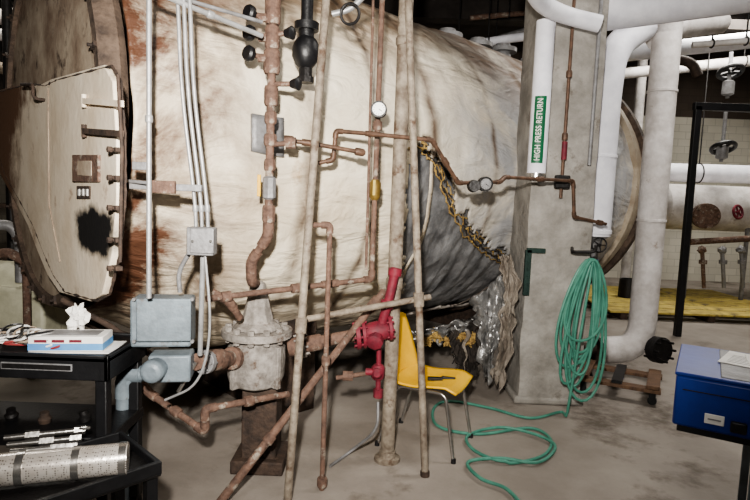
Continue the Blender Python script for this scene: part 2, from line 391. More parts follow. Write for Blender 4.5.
for v0 in (150,178,208,240,268):
    a=face(117,v0,XD-.045); MB().box(a,(.03,.06,.02)).tube([a,a+V((-.04,0,0))],.008,8).lathe([(-.01,.014),(.01,.014)],a+V((-.03,0,0)),(1,0,0),6).make('door_latch',RUSTD,door,local=True,bevel=.003)
MB().lathe([(0,1.38),(0,1.5),(.12,1.5),(.12,1.42),(.16,1.42),(.16,1.46),(.5,1.46),(.56,1.4),(.56,1.2)],(3.2,0,ZA),(1,0,0),72,caps=False).make('rear_ring',REAR,boiler,local=True)
MB().lathe([(0,1.52),(.09,1.52)],(3.46,0,ZA),(1,0,0),72).make('rear_flange',RIM,boiler,local=True)
MB().lathe([(0,1.42),(.15,1.3),(.26,1.0),(.32,.5),(.33,.05)],(3.7,0,ZA),(1,0,0),64).make('rear_head',RIM,boiler,local=True)
for (t,h) in ((2.6,.16),(2.1,.12),(1.55,.1)):
    MB().lathe([(-.1,.1),(h,.1),(h,.17),(h+.05,.17),(h+.05,.09),(h+.1,.09)],(t,0,ZA+RB),(0,0,1),20).make('top_nozzle',OLDG,boiler,local=True)
for t in (-1.0,2.4):
    m=MB(); n_=14; poly=[]
    for i in range(n_+1):
        y=-.9+1.8*i/n_; poly.append(V((t-.18,y,ZA-math.sqrt(max(0,(RB-.06)**2-y*y)))))
    poly+= [V((t-.18,.9,0)),V((t-.18,-.9,0))]
    m.prism(poly,V((.36,0,0))).make('support_saddle',RUSTD,boiler,local=True)
MB().grid(lambda a,b:sh(*hit(250+30*a,120+38*b),RB+.045),6,6).make('inspection_plate',OLDG,boiler,local=True,sol=.02)
def flapfn(ol,orr,Y0,dy,seed,amp=.05,jag=4):
    n=len(ol)-1
    def f(a,b):
        i=min(int(b*n),n-1); s=b*n-i
        q=V(ol[i]).lerp(V(ol[i+1]),s).lerp(V(orr[i]).lerp(V(orr[i+1]),s),a)
        w=amp*noise.noise(V((a*3,b*4,seed)))*2+amp*.6*crease(a*5+seed,b*6)+amp*.25*crease(a*13,b*15+seed)
        e=(abs(a-.5)*2)**3
        pnt=P(q.x+9*e*noise.noise(V((b*11,seed,a))),q.y+jag*(1+4*b*b)*noise.noise(V((a*6,seed,b))),Y0+dy*b+w); pnt.z=max(pnt.z,.01); return pnt
    return f
q=P(494,388,4.28)
fl=E('torn_insulation',(q.x,q.y,0),"crumpled gray torn insulation hanging down beside the column","insulation")
MB().grid(flapfn([(500,256,0),(504,280,0),(502,315,0),(498,350,0),(492,378,0)],[(511,256,0),(519,285,0),(514,322,0),(512,350,0),(500,384,0)],4.26,-.03,3,.04),26,44).make('canvas_flap',FLAP,fl,sol=.01)
MB().grid(flapfn([(470,300,0),(476,320,0),(480,345,0),(484,372,0)],[(508,272,0),(504,310,0),(496,345,0),(488,374,0)],4.34,-.02,9,.05,6),40,44).make('foil_flap',FOIL2,fl,sol=.01)
MB().grid(flapfn([(446,326,0),(450,338,0),(456,352,0),(464,372,0)],[(474,316,0),(478,335,0),(480,352,0),(472,374,0)],4.4,0,21,.05,6),24,24).make('dark_flap',DREG,fl,sol=.01)
MB().grid(flapfn([(402,334,0),(404,338,0),(408,344,0)],[(474,318,0),(468,326,0),(462,338,0)],4.36,.03,31,.04,5),36,14).make('foil_flap',FOIL2,fl,sol=.01)
o=MB()
for i in range(9): o.blob(P(420+7*i,338+4*math.sin(i*2),4.42),.035,.5,seed=i)
o.make('glass_wool_tuft',FIBER,fl)
for i in range(5):
    u=452+12*i; o=MB().grid(lambda a,b,i=i,u=u:P(u+5*a*(1-b)+5*noise.noise(V((b*4,i,0))),330+ (34+8*(i%3))*b,4.36+.04*noise.noise(V((a*3,b*5,i)))),3,14).make('hanging_shred',(DREG,FLAP)[i%2],fl,sol=.004)

# ---------------------------------------------------------------- concrete column
xa,xb=P(517,400,4.35).x,P(580,400,4.35).x; cxx=(xa+xb)/2
col=E('column',(cxx,4.62,0),"rough gray concrete column standing on floor","column")
m=MB(); n_=60; hw=(xb-xa)/2
for i in range(n_+1):
    z=i/n_*(ZC-.01)
    per=[(sx*hw,sy*.27) for sx,sy in ((-1,-1),(1,-1),(1,1),(-1,1))]
    for e in range(4):
        a,b_=per[e],per[(e+1)%4]
        for k in range(8):
            t=k/8; x=a[0]*(1-t)+b_[0]*t; y=a[1]*(1-t)+b_[1]*t
            cf=.985 if k==0 else 1.0
            w=.012*noise.noise(V((x*4,y*4,z*3)))+.006*noise.noise(V((x*14,y*14,z*12)))
            m.v.append(V((cxx+x*cf+(w if abs(abs(x)-hw)<.01 else 0),4.62+y*cf+(w if abs(abs(y)-.27)<.01 else 0),z)))
N=32
for i in range(n_):
    for k in range(N): m.f.append((i*N+k,i*N+(k+1)%N,(i+1)*N+(k+1)%N,(i+1)*N+k))
m.f.append(tuple(range(N))); m.f.append(tuple(range(n_*N,n_*N+N)))
m.make('shaft',CONC,col)
MB().box((cxx,4.62,.03),(xb-xa+.06,.58,.06)).make('base_block',CONC,col,bevel=.02)
b=MB(); q1=P(527,250,4.31);q2=P(527,295,4.31); b.box((q1+q2)/2,(.045,.03,(q1-q2).length))
q3=P(545,251,4.31); b.box((q1+q3)/2,((q3-q1).length,.03,.035))
for k in range(6): b.lathe([(-.02,.008),(.02,.008)],q2.lerp(q1,(k+.5)/6)+V((0,-.015,0)),(0,1,0),8)
b=b.make('slotted_bracket',M('bracket_green',(34,58,52),None,6,.5,.3,.1)); T(b,"dark green slotted steel bracket bolted to column","bracket")

def vz(u,v,Y,z): q=P(u,v,Y); q.z=z; return q
q=P(541,100,4.18); rw=.068
wp=pipe('insulated_pipe',"white insulated vertical pipe with green lettered label",[V((q.x,q.y,P(541,175,4.2).z)),V((q.x,q.y,P(541,22,4.2).z))],rw,WHITE)
MB().lathe([(-.01,rw*.7),(.0,rw*1.02),(.03,rw*1.02)],V((q.x,q.y,P(541,175,4.2).z-.02)),(0,0,1),20).make('end_cap',CHROME,wp)
zt,zb=P(541,98,4.2).z,P(541,164,4.2).z; PH=-.3
MB().grid(lambda a,b:V((q.x+(rw+.003)*math.sin(PH+.62*(a*2-1)),q.y-(rw+.003)*math.cos(PH+.62*(a*2-1)),zb+(zt-zb)*b)),10,2).make('pipe_label',GREEN,wp)
def text_on_pipe(txt,x,y,z0,z1,r,size,mat,parent,name,ph0=0):
    cu=bpy.data.curves.new('t','FONT'); cu.body=txt; cu.size=size; cu.align_x='CENTER'; cu.align_y='CENTER'; cu.offset=size*.01; cu.space_character=1.08
    to=bpy.data.objects.new('t',cu); link(to); bpy.context.view_layer.update()
    me=to.to_mesh(); vs=[v.co.copy() for v in me.vertices]; fs=[tuple(f.vertices) for f in me.polygons]; to.to_mesh_clear(); bpy.data.objects.remove(to)
    xm=(max(v.x for v in vs)+min(v.x for v in vs))/2; w=max(v.x for v in vs)-min(v.x for v in vs); k=(z1-z0)/w
    b=MB()
    for v in vs:
        ph=-v.y/r+ph0; b.v.append(V((x+r*math.sin(ph),y-r*math.cos(ph),(z0+z1)/2+(v.x-xm)*k)))
    b.f=fs; return b.make(name,mat,parent,smooth=False)
text_on_pipe("HIGH PRESS RETURN",q.x,q.y,zb+.02,zt-.02,rw+.006,.058,PAPER,wp,'label_lettering',PH)

pipe('insulated_pipe',"white insulated pipe crossing overhead near column",[P(520,-40,3.4),P(540,4,3.9),P(566,16,4.12),P(600,24,4.1)],.06,WHITE,fil=.15)
zH=P(590,12,4.6).z; hx2=Z(765,-12,zH); hs=V((P(601,12,4.6).x,4.6,zH))
hd=pipe('steam_header',"large white insulated header running overhead",[hs,hx2+(hx2-hs)*.2],.145,WHITE)
MB().lathe([(0,.15),(.04,.15),(.05,.1)],hs,V((-1,.2,0)),24).make('end_cap',WHITE,hd)
dX=P(604,120,4.75).x
dp_=pipe('insulated_pipe',"thick white insulated drop pipe beside column",[P(644,26,5.0),P(614,46,4.8),V((dX,4.75,P(604,90,4.75).z)),V((dX,4.75,P(600,236,4.75).z))],.122,WHITE,fil=.22,coup=((2,.45,.03,1.05),(2,.97,.04,1.06)))
q=V((dX,4.75,P(600,236,4.75).z))
o=MB().lathe([(0,.115),(-.04,.06),(-.12,.05),(-.14,.035),(-.34,.035)],q,(0,0,1),20).make('drain_reducer',OLDG); T(o,"gray reducer and drain nipple with blue tape","pipe fitting")
MB().lathe([(-.2,.04),(-.25,.04)],q,(0,0,1),16).make('blue_tape',BTAPE,o)
wheel('handwheel',q+V((0,-.1,-.07)),(0,1,0),.06,BLKI,o)
xt=P(653,200,5.2).x
tp=pipe('insulated_pipe',"tall dirty white insulated pipe turning near floor",[V((xt,5.2,ZC-.4)),V((xt,5.2,.27)),V((xt-.42,5.15,.25))],.125,WHITE2,fil=.3,coup=((0,.45,.03,1.04),(0,.72,.03,1.04),(0,.2,.03,1.04)))
MB().lathe([(0,.13),(.03,.13),(.03,.07),(.16,.07)],V((xt-.42,5.15,.25)),(-1,-.1,0),20).make('open_end',RUSTD,tp)
flange(V((xt+.1,5.06,.3)),V((.35,-1,.1)),.12,.09,BLKI,tp,'black_flange')
pipe('insulated_pipe',"white insulated branch joining tall pipe overhead",[P(720,22,5.7),P(668,28,5.35),P(658,40,5.2)],.11,WHITE2,fil=.2)

q=P(566,100,4.3)
cp=pipe('instrument_pipe',"thin brown pipe clamped on column with red valve",[V((q.x,4.27,ZC-.3)),V((q.x,4.27,P(566,198,4.28).z))],.012,COPP,coup=((0,.7,.05,1.8),(0,.85,.05,1.8)))
MB().tube([V((q.x,4.26,P(565,142,4.28).z)),V((q.x,4.26,P(565,160,4.28).z))],.02,10).make('valve_lever',RED,cp)
MB().box(V((q.x,4.26,P(562,182,4.28).z)),(.11,.05,.1)).make('trap_body',BLKI,cp,bevel=.01)
pipe('riser_pipe',"bare gray riser standing against the column",[V((P(583,100,4.5).x,4.27,1.9)),V((P(583,100,4.5).x,4.27,ZC-.3))],.014,OLDG)

# ---------------------------------------------------------------- copper lines
def dialmarks(c,ax,R,parent):
    a,b=basis(V(ax)); m=MB()
    for i in range(11):
        an=math.radians(-45+27*i); d=a*math.cos(an)+b*math.sin(an); m.tube([V(c)+d*R*.72,V(c)+d*R*.9],R*.035,4)
    m.tube([V(c),V(c)+(a*.5+b*.35)*R],R*.05,4)
    m.make('dial_marks',BLACK,parent)
pipe('copper_line',"brown copper line crossing the boiler shell",[P(285,140,3.0),P(309,143,3.02),P(365,153,3.12)],.012,COPP,fit=1.5,coup=((1,.9,.05,1.8),(0,.15,.05,2.2)))
pipe('copper_line',"brown copper line stepping over to the column",[P(318,163,3.1),P(333,160,3.12),P(336,131,3.12),P(372,134,3.2),P(432,140,3.3),P(458,183,3.45),P(500,182,3.75),P(505,177,3.8),P(573,181,4.15),P(574,217,4.2),P(606,224,4.35)],.012,COPP,fit=1.35,coup=((4,.5,.05,1.6),(7,.5,.06,1.6),(9,.8,.05,1.8)))
g=E('pressure_gauge',P(474,186,3.5),"small round black regulator gauge on copper line","gauge")
MB().lathe([(-.04,.035),(.03,.04),(.04,.032)],P(474,186,3.5),(0,1,0),20).make('gauge_body',BLKI,g)
MB().lathe([(0,.046),(.05,.046)],P(486,184,3.53),(-.1,1,0),20).make('gauge_housing',BLKI,g)
MB().lathe([(0,.034),(.004,.034)],P(486,184,3.522),(-.1,1,0),20).make('gauge_dial',OLDG,g); dialmarks(P(486,184,3.518),(-.1,1,0),.034,g)
qx=P(378,110,3.3).x
rp=pipe('riser_pipe',"thin weathered riser with ball valve in front of boiler",[V((qx,3.3,ZC-.3)),V((qx,3.3,P(372,279,3.3).z)),P(330,284,3.15),P(206,299,2.8)],.016,RUST,fit=1.4,coup=((0,.45,.06,1.7),(0,.75,.05,1.7),(2,.3,.05,1.7),(2,.85,.05,1.8)))
MB().lathe([(-.06,.02),(-.04,.034),(.04,.034),(.06,.02)],V((qx,3.3,P(378,190,3.3).z)),(0,0,1),12).make('valve_body',BRASS,rp)
MB().box(V((qx-.005,3.25,P(378,188,3.3).z)),(.016,.012,.09)).make('valve_lever',YELP,rp,bevel=.003)
g=E('pressure_gauge',V((qx,3.2,P(379,109,3.2).z)),"round white-faced pressure gauge on riser","gauge")
c=V((qx+.005,3.2,P(379,109,3.2).z))
MB().lathe([(0,.046),(.035,.048),(.04,.03)],c,(0,1,0),28).make('gauge_case',BLKI,g)
MB().lathe([(-.003,.036),(.0,.036)],c,(0,1,0),28).make('gauge_dial',GLASS,g); dialmarks(c+V((0,-.004,0)),(0,1,0),.036,g)
MB().tube([c+V((0,.03,0)),V((qx,3.3,c.z-.04))],.008,8).make('gauge_stem',COPP,g)

# ---------------------------------------------------------------- main post and trestle
b0=Z(387,460,0)
mp=pipe('support_post',"thick weathered gray pipe post standing on floor",[b0,V((b0.x,b0.y,ZC-.02))],.042,OLDP,coup=((0,.22,.07,1.2),(0,.5,.05,1.2)))
MB().lathe([(0,.08),(.02,.08),(.03,.055),(.06,.05)],b0,(0,0,1),20).make('floor_flange',OLDP,mp)
tr=E('pipe_trestle',Z(300,508,0),"ladder-like trestle of weathered galvanized pipe","trestle")
A0=Z(287,507,0); A1=P(327,-12,2.95); A1=A0+(A1-A0)*1.12
B0=Z(425,476,0); B1=P(408,-10,3.2); B1=B0+(B1-B0)*1.12
MB().tube([A0,A1],.021,12).make('leg',OLDP,tr); MB().tube([B0,B1],.021,12).make('leg',OLDP,tr)
def online(a,b,z): return a+(b-a)*((z-a.z)/(b.z-a.z))
MB().tube([P(302,320,2.93),P(430,297,3.2)],.018,10).make('rung',OLDP,tr)
MB().tube([online(A0,A1,2.8),online(B0,B1,2.8)],.014,10).make('rung',OLDP,tr)
for (a,b,q) in ((A0,A1,online(A0,A1,P(304,320,2.93).z)),(B0,B1,online(B0,B1,P(424,298,3.2).z))):
    MB().tube([q-(b-a).normalized()*.04,q+(b-a).normalized()*.04],.03,12).make('clamp',OLDP,tr)
for a,b in ((A0,A1),(B0,B1)):
    MB().tube([a,a+(b-a).normalized()*.03],.027,12).make('foot_ferrule',RUSTD,tr)
dX=Z(330,490,0); xx=P(330,225,dX.y).x
pipe('drain_pipe',"rusty thin drain pipe dropping to the floor",[P(311,225,dX.y),V((xx,dX.y,P(330,225,dX.y).z)),V((xx,dX.y,0))],.014,RUST,fit=1.4,coup=((1,.5,.05,1.7),(1,.97,.05,2)))
d0=Z(210,515,0)
pipe('brace_pipe',"rusty diagonal brace pipe from floor to post",[d0,P(384,291,3.3)],.022,RUST,coup=((0,.93,.08,1.5),(0,.3,.05,1.4)))

# ---------------------------------------------------------------- rusty valve stack
Y=2.9; X=P(271,100,Y).x
zz=lambda v,u=271:P(u,v,Y).z
st=pipe('valve_stack_pipe',"rusty riser stack with tees and black hand knobs",[V((X,Y,ZC-.2)),V((X,Y,zz(236))),P(251,262,2.93),V((P(252,276,2.96).x,2.96,P(252,282,2.96).z)),V((P(256,284,3.1).x,3.12,P(256,284,3.1).z))],.021,RUST,fit=1.4)
for v,L,k in ((8,.16,.04),(38,.11,.038),(62,.12,.042),(96,.1,.036),(118,.06,.032),(140,.06,.034),(165,.06,.03),(214,.09,.034)):
    z=zz(v); MB().lathe([(-L/2,k*.85),(-L/2+.015,k),(L/2-.015,k),(L/2,k*.85)],V((X,Y,z)),(0,0,1),8 if k<.035 else 16).make('tee_fitting',RUST,st)
for v in (19,39,59):
    z=zz(v); a=V((X,Y,z)); b=V((X-.09,Y-.03,z+.01))
    MB().tube([a,b],.013,10).lathe([(-.02,.022),(.02,.022)],V((X-.045,Y-.015,z)),(1,0,0),6).make('valve_stem',RUST,st)
    MB().lathe([(0,.014),(.008,.036),(.03,.04),(.042,.032)],b,(-1,-1.2,.1),14).make('hand_knob',BLACK,st)
for v,u2 in ((34,286),(84,292)):
    z=zz(v); a=V((X,Y,z)); b=V((P(u2,v,Y).x,Y-.02,z)); MB().tube([a,b],.013,10).make('valve_stem',RUST,st)
    MB().lathe([(0,.02),(.04,.034),(.05,.02)],b,(1,-.4,0),14).make('hand_knob',BLACK,st)
zv=zz(188); MB().lathe([(-.06,.022),(-.05,.034),(.05,.034),(.06,.022)],V((X,Y,zv)),(0,0,1),8).make('ball_valve_body',OLDG,st)
MB().box(V((X-.045,Y-.035,zv+.01)),(.018,.014,.11)).make('valve_lever',YEL,st,bevel=.003)
MB().tube([V((X,Y,zz(145))),P(290,143,Y)],.013,10).lathe([(-.02,.03),(.03,.03)],P(290,143,Y),(1,0,0),8).make('side_nipple',RUST,st)
c=P(306,52,3.06)
bv=E('globe_valve',c,"black cast globe valve hanging between pipes","valve")
MB().blob(c,.075,.04,sq=(1,1,1.25)).make('valve_body',BLACK,bv)
MB().lathe([(0,.04),(.06,.04),(.06,.065),(.1,.065),(.1,.032),(.5,.032)],c+V((0,0,.05)),(0,0,1),16).make('valve_bonnet',BLACK,bv)
MB().lathe([(0,.035),(-.05,.035),(-.05,.045),(-.08,.045)],c+V((0,0,-.08)),(0,0,1),8).make('valve_union',BLKI,bv)
pipe('siphon_pipe',"looped weathered siphon pipe above the boiler",[P(332,14,3.05),P(350,10,3.05),P(372,-12,3.05)],.016,CON)
m=MB().ring(P(350,14,3.0),(.3,1,.2),.05,.008,8,26).make('siphon_loop',BLKI); T(m,"dark looped siphon tube hanging at ceiling pipe","pipe")
pipe('siphon_drop',"rusty thin pipe running down beside post",[P(374,-30,3.25),P(366,270,3.2)],.008,RUST)
pipe('conduit',"gray conduit slanting overhead across the jacket",[P(150,-10,2.4),P(262,36,2.78)],.012,CON,coup=((0,.5,.03,1.5),))
pipe('cross_pipe',"gray pipe crossing above the stack",[P(180,-2,2.5),P(262,22,2.75)],.009,OLDG)

# ---------------------------------------------------------------- conduits
Yc=2.42; q=P(149,150,Yc); CG="gray electrical conduits"
pipe('conduit',"straight gray electrical conduit in front of boiler",[V((q.x,Yc,ZC-.02)),V((q.x,Yc,P(148,298,Yc).z))],.011,CON,coup=((0,.55,.03,1.5),(0,.8,.03,1.5)),group=CG)
for k,(u1,u2) in enumerate(((178,196),(184,202),(190,208))):
    pipe('conduit',"bundled gray electrical conduit running to junction box",[P(u1-6,-90,2.5),P(u1,0,2.5),P(u1+3,90,2.5),P(u2-1,200,2.52),P(u2,228,2.53)],.0085,CON,fil=.3,coup=((3,.3,.03,1.5),),group=CG)
pipe('conduit',"gray conduit leaving the bottom of junction box",[P(203,254,2.53),P(200,355,2.62)],.012,CON,group=CG)
pipe('flexible_conduit',"thin gray flexible conduit curving beside junction box",[P(190,252,2.53),P(178,272,2.54),P(180,292,2.55)],.011,OLDG,fil=.1)
pipe('flexible_conduit',"thin gray cable hanging to the motor valve",[P(205,254,2.5),P(212,330,2.5),P(200,385,2.52),P(165,400,2.55)],.006,CON,fil=.3)
jb=E('junction_box',P(202,241,2.5),"small square gray junction box under conduits","electrical box")
MB().box(P(202,241,2.5),(.12,.07,.125)).make('box_body',OLDG,jb,bevel=.006); MB().box(P(202,241,2.46),(.105,.012,.11)).make('cover_plate',OLDG,jb,bevel=.004)
for du in (-9,9): MB().lathe([(0,.006),(.012,.006)],P(202+du,241,2.452),(0,-1,0),8).make('screw',CHROME,jb)
sb=E('strut_bracket',P(165,187,2.48),"rusty strut bracket clamping the conduits","bracket")
MB().box(P(166,187,2.5),(.32,.025,.03)).make('strut_channel',OLDG,sb,bevel=.003)
MB().box(P(142,166,2.46),(.08,.025,.035)).make('pipe_clamp',OLDG,sb,bevel=.003)
MB().box(P(164,187,2.47),(.1,.025,.055)).make('rusty_plate',RUST,sb,bevel=.003)
MB().tube([P(128,181,2.48),P(148,183,2.45)],.008,8).make('strut_rod',OLDG,sb)

mv=E('motor_valve',P(165,385,2.6),"gray motorized gas valve with large wiring box","valve")
Rz=Matrix.Rotation(math.radians(10),3,'Z')
MB().box(P(164,320,2.62),(.27,.16,.225),Rz).make('wiring_box',GRAY,mv,bevel=.012)
MB().box(P(164,320,2.525),(.24,.02,.2),Rz).make('box_cover',GRAY,mv,bevel=.006)
for (a,b) in ((135,299),(193,299),(135,341),(193,341)): MB().lathe([(0,.008),(.015,.008)],P(a,b,2.512),(0,-1,0),8).make('screw',OLDG,mv)
MB().box(P(172,365,2.62),(.19,.14,.13),Rz).lathe([(0,.05),(-.08,.055),(-.1,.04)],P(158,367,2.56),(0,1,0),18).make('actuator_body',GRAY,mv,bevel=.01)
MB().tube([P(196,362,2.66),P(178,392,2.64)],.01,8).make('linkage_rod',CHROME,mv)
flange(P(205,362,2.72),P(232,358,2.95)-P(205,362,2.72),.06,.03,OLDG,mv)
pipe('gray_pipe',"light gray pipe elbow dropping below the motor valve",[P(158,374,2.66),P(124,374,2.66),V((P(122,376,2.64).x,2.64,0))],.036,GRAY,fil=.09,fit=1.15)
tc_=V((P(257,350,3.15).x,3.15,0)); tz=lambda v:P(257,v,3.15).z
sn=E('strainer_tank',tc_,"dirty gray cast iron strainer with tapered top","strainer")
m=MB().lathe([(0,.12),(.015,.15),(.06,.165),(.16,.17),(.22,.165),(.26,.14),(.28,.14)],V((tc_.x,tc_.y,tz(384))),(0,0,1),24)
for q_ in m.v: q_ += V((noise.noise(q_*9),noise.noise(q_*9+V((3,0,0))),0))*.012
for i in range(4):
    an=2*math.pi*(i+.6)/4; R_=Matrix.Rotation(an,3,'Z'); m.box(V((tc_.x,tc_.y,tz(384)+.13))+R_@V((.16,0,0)),(.05,.03,.24),R_)
m.make('strainer_body',DIRTY,sn,bevel=.005)
flange(V((tc_.x,tc_.y,tz(332))),(0,0,1),.2,.04,DIRTY,sn,'bolted_flange',12)
h_=tz(281)-tz(328)
MB().lathe([(0,.14),(.02,.13),(.04,.095),(h_*.5,.07),(h_*.8,.052),(h_*.95,.045),(h_,.025)],V((tc_.x,tc_.y,tz(328))),(0,0,1),8).make('tapered_bonnet',DIRTY,sn,bevel=.004)
pc=MB().box(V((tc_.x+.03,tc_.y+.04,tz(384)/2)),(.2,.2,tz(384)-.005)).box(V((tc_.x+.03,tc_.y+.04,.04)),(.3,.3,.08)).make('pedestal',RUSTD,None,bevel=.01); T(pc,"rust-stained pedestal block under the strainer","pedestal")
mn=pipe('gas_main_pipe',"heavy rusty main pipe through the strainer",[P(196,362,2.68),P(234,358,3.0)],.042,RUST,coup=((0,.5,.12,1.35),(0,.95,.05,1.5)))
mn=pipe('gas_main_pipe',"heavy rusty pipe from strainer to red valve",[P(288,348,3.2),P(360,334,3.25)],.036,RUST,coup=((0,.1,.08,1.5),(0,.35,.1,1.35)))
flange(P(302,345,3.21),P(370,331,3.25)-P(302,345,3.21),.075,.035,DIRTY,mn)
rv=E('red_valve',P(380,335,3.22),"red painted cast valve with angled outlet","valve")
ax_=V((1,.1,.12)).normalized()
flange(P(358,335,3.22),ax_,.085,.025,RED,rv); flange(P(364,334,3.22),ax_,.085,.02,RED,rv); flange(P(390,328,3.22),ax_,.075,.02,RED,rv)
MB().lathe([(-.08,.04),(-.05,.055),(0,.062),(.05,.052),(.09,.04)],P(378,331,3.22),ax_,16).tube([P(380,330,3.22),P(389,300,3.2),P(396,268,3.2)],.028,12,.05).lathe([(-.02,.04),(.02,.04)],P(395,272,3.2),(.1,0,1),10).lathe([(-.02,.04),(.02,.04)],P(387,304,3.2),(.2,0,1),10).make('valve_body',RED,rv)
MB().lathe([(0,.045),(.03,.05),(.05,.05),(.06,.03)],P(376,338,3.18),(-.2,-1,-.4),8).make('valve_bonnet',RED,rv)
rv2=E('red_valve',P(378,385,3.22),"smaller red valve hanging below the flanged valve","valve")
MB().tube([P(379,348,3.22),P(378,392,3.22)],.016,10).lathe([(-.045,.028),(-.03,.04),(.03,.04),(.045,.028)],P(378,372,3.22),(0,0,1),8).lathe([(-.02,.028),(.03,.028)],P(378,394,3.22),(0,0,1),8).lathe([(-.05,.022),(.05,.022)],P(374,372,3.22),(1,0,0),10).make('valve_body',RED,rv2)
MB().lathe([(0,.026),(.03,.03),(.04,.02)],P(377,372,3.17),(0,-1,0),8).make('valve_cap',RED,rv2)
MB().tube([P(370,373,3.22),P(336,378,3.2)],.014,10).lathe([(-.03,.03),(.03,.03)],P(348,376,3.2),(1,0,0),8).make('drain_nipple',RUST,rv2)
pipe('drain_tube',"thin gray tube curling down to the floor",[P(378,402,3.22),P(378,430,3.15),Z(350,452,.012),Z(330,466,.012)],.009,OLDG,fil=.12)
pipe('condensate_pipe',"rusty low condensate line with raised elbow",[P(118,352,2.9),P(148,392,2.85),P(205,432,2.75),P(205,409,2.75),P(288,394,3.05)],.018,RUST,fit=1.3,coup=((3,.5,.05,1.6),(1,.5,.05,1.5)))
pipe('condensate_pipe',"rusty thin pipe running low beneath the boiler",[P(62,300,2.95),P(110,326,2.9),P(150,354,2.85)],.016,RUSTD)
pipe('condensate_pipe',"dark rusty pipe lying under boiler front",[P(75,318,3.3),P(150,345,3.2)],.025,RUSTD)
pipe('condensate_pipe',"rusty branch pipe passing before the strainer",[P(212,292,2.85),P(228,300,2.87),P(240,318,2.95)],.02,RUST,fit=1.3)

# ---------------------------------------------------------------- yellow chair
cc=V((.385,3.58,0)); ang=math.radians(-24)
ch=E('chair',cc,"yellow plastic shell chair with chrome legs","chair")
Mc=Matrix.Translation(cc)@Matrix.Rotation(ang,4,'Z')
def seatf(a,b):
    x=-.2+.44*a; y=(b-.5)*.46*(1-.1*a); e=abs(b-.5)*2
    return V((x,y,.43+.02*e**2-.02*math.exp(-((a-.35)/.3)**2)-.03*max(0,a-.85)/.15+.02*max(0,.15-a)/.15))
MB().grid(seatf,20,16).make('seat',YEL,ch,Mx=Mc,sol=.012)
def backf(a,b):
    z=.43+.40*a; y=(b-.5)*(.44-.08*a**3); e=abs(b-.5)*2
    return V((-.2-.11*a+.05*e**2,y,z-.03*a*e**3))
MB().grid(backf,18,16).make('backrest',YEL,ch,Mx=Mc,sol=.012)
for sy in (-1,1):
    MB().tube([V((.25,sy*.21,.0)),V((.17,sy*.18,.41)),V((-.15,sy*.18,.41)),V((-.26,sy*.21,0))],.011,10,.05).make('leg_frame',CHROME,ch,Mx=Mc)
    for x in (.25,-.26): MB().lathe([(0,.016),(.03,.014)],V((x,sy*.21,0)),(0,0,1),10).make('foot_glide',BLACK,ch,Mx=Mc)
tl=MB().box(V((.05,-.02,.442)),(.1,.03,.02),Matrix.Rotation(.4,3,'Z')).lathe([(0,.012),(.09,.01)],V((.08,.02,.443)),(1,.3,0),10).make('hand_tool',BLKI,None,Mx=Mc,bevel=.006); T(tl,"dark tool lying on the yellow chair seat","tool")

# ---------------------------------------------------------------- green hose
hx=P(583,300,4.2); HX,HY=hx.x,4.14
pts=[P(590,266,4.22)]
zt=P(584,258,4.2).z
for i in range(11*30):
    k=i//30; f_=i/30; an=2*math.pi*(i%30)/30; a=.085+.045*math.sin(f_*1.7)+.025; bb=.42+.085*math.sin(f_*2.3+1)+.04*math.sin(f_)
    x=HX+.01+.03*math.sin(f_*3.1)+a*math.sin(an)*(1-.3*math.cos(an)); z=zt-bb+bb*math.cos(an)
    low=(1-math.cos(an))/2
    x+=low*(-.05+.09*noise.noise(V((k*1.7,f_*.6,3)))); z+=.03*noise.noise(V((f_*3,k,1)))*low
    pts.append(V((x,HY-.012*(k%6)+.03*math.sin(f_*5)*low,max(z,.03))))
fl_=[(560,412),(530,418),(490,408),(450,401),(434,408),(438,426),(478,434),(530,428),(551,440),(542,456),(505,463),(474,452),(468,437),(500,429),(535,436),(555,448),(538,464),(500,460),(468,464),(480,480),(505,490),(520,505)]
ctl=[Z(u,v,.014) for u,v in fl_]
def cr(p0,p1,p2,p3,t): return .5*((2*p1)+(p2-p0)*t+(2*p0-5*p1+4*p2-p3)*t*t+(3*p1-p0-3*p2+p3)*t**3)
pts.append(V((HX-.1,HY-.06,.05)))
c2=[pts[-2],pts[-1]]+ctl+[ctl[-1]]
for i in range(1,len(c2)-2):
    for k in range(8):
        q=cr(c2[i-1],c2[i],c2[i+1],c2[i+2],k/8); q.z=max(q.z,.014)+ (.012 if i>11 else 0); pts.append(q)
ho=MB().tube(pts,.0105,8).make('garden_hose',HOSE); T(ho,"green garden hose coiled on column and across floor","hose")
hk=MB().tube([P(572,248,4.32),P(572,252,4.16),P(596,252,4.1),P(596,245,4.1)],.012,8,.04).make('hose_hook',BLKI); T(hk,"dark steel hook holding the green hose","hook")

# ---------------------------------------------------------------- dolly
dc=Z(618,391,.0); dl=E('dolly',dc,"low wooden furniture dolly on small casters","dolly")
Md=Matrix.Translation(dc)@Matrix.Rotation(math.radians(-28),4,'Z')
for i in range(2): MB().box((0,-.22+.44*i,.125),(.66,.1,.03)).make('deck_board',WOOD,dl,Mx=Md,bevel=.004)
for i in range(2): MB().box((-.27+.54*i,0,.158),(.1,.54,.03)).make('cross_board',WOOD,dl,Mx=Md,bevel=.004)
MB().box((0,0,.158),(.08,.54,.025)).make('rubber_strip',BLACK,dl,Mx=Md)
for sx in (-.27,.27):
    for sy in (-.2,.2):
        MB().lathe([(-.015,.035),(.015,.035)],(sx,sy,.035),(0,1,0),18).box((sx,sy,.08),(.05,.05,.06)).make('caster',BLACK,dl,Mx=Md)

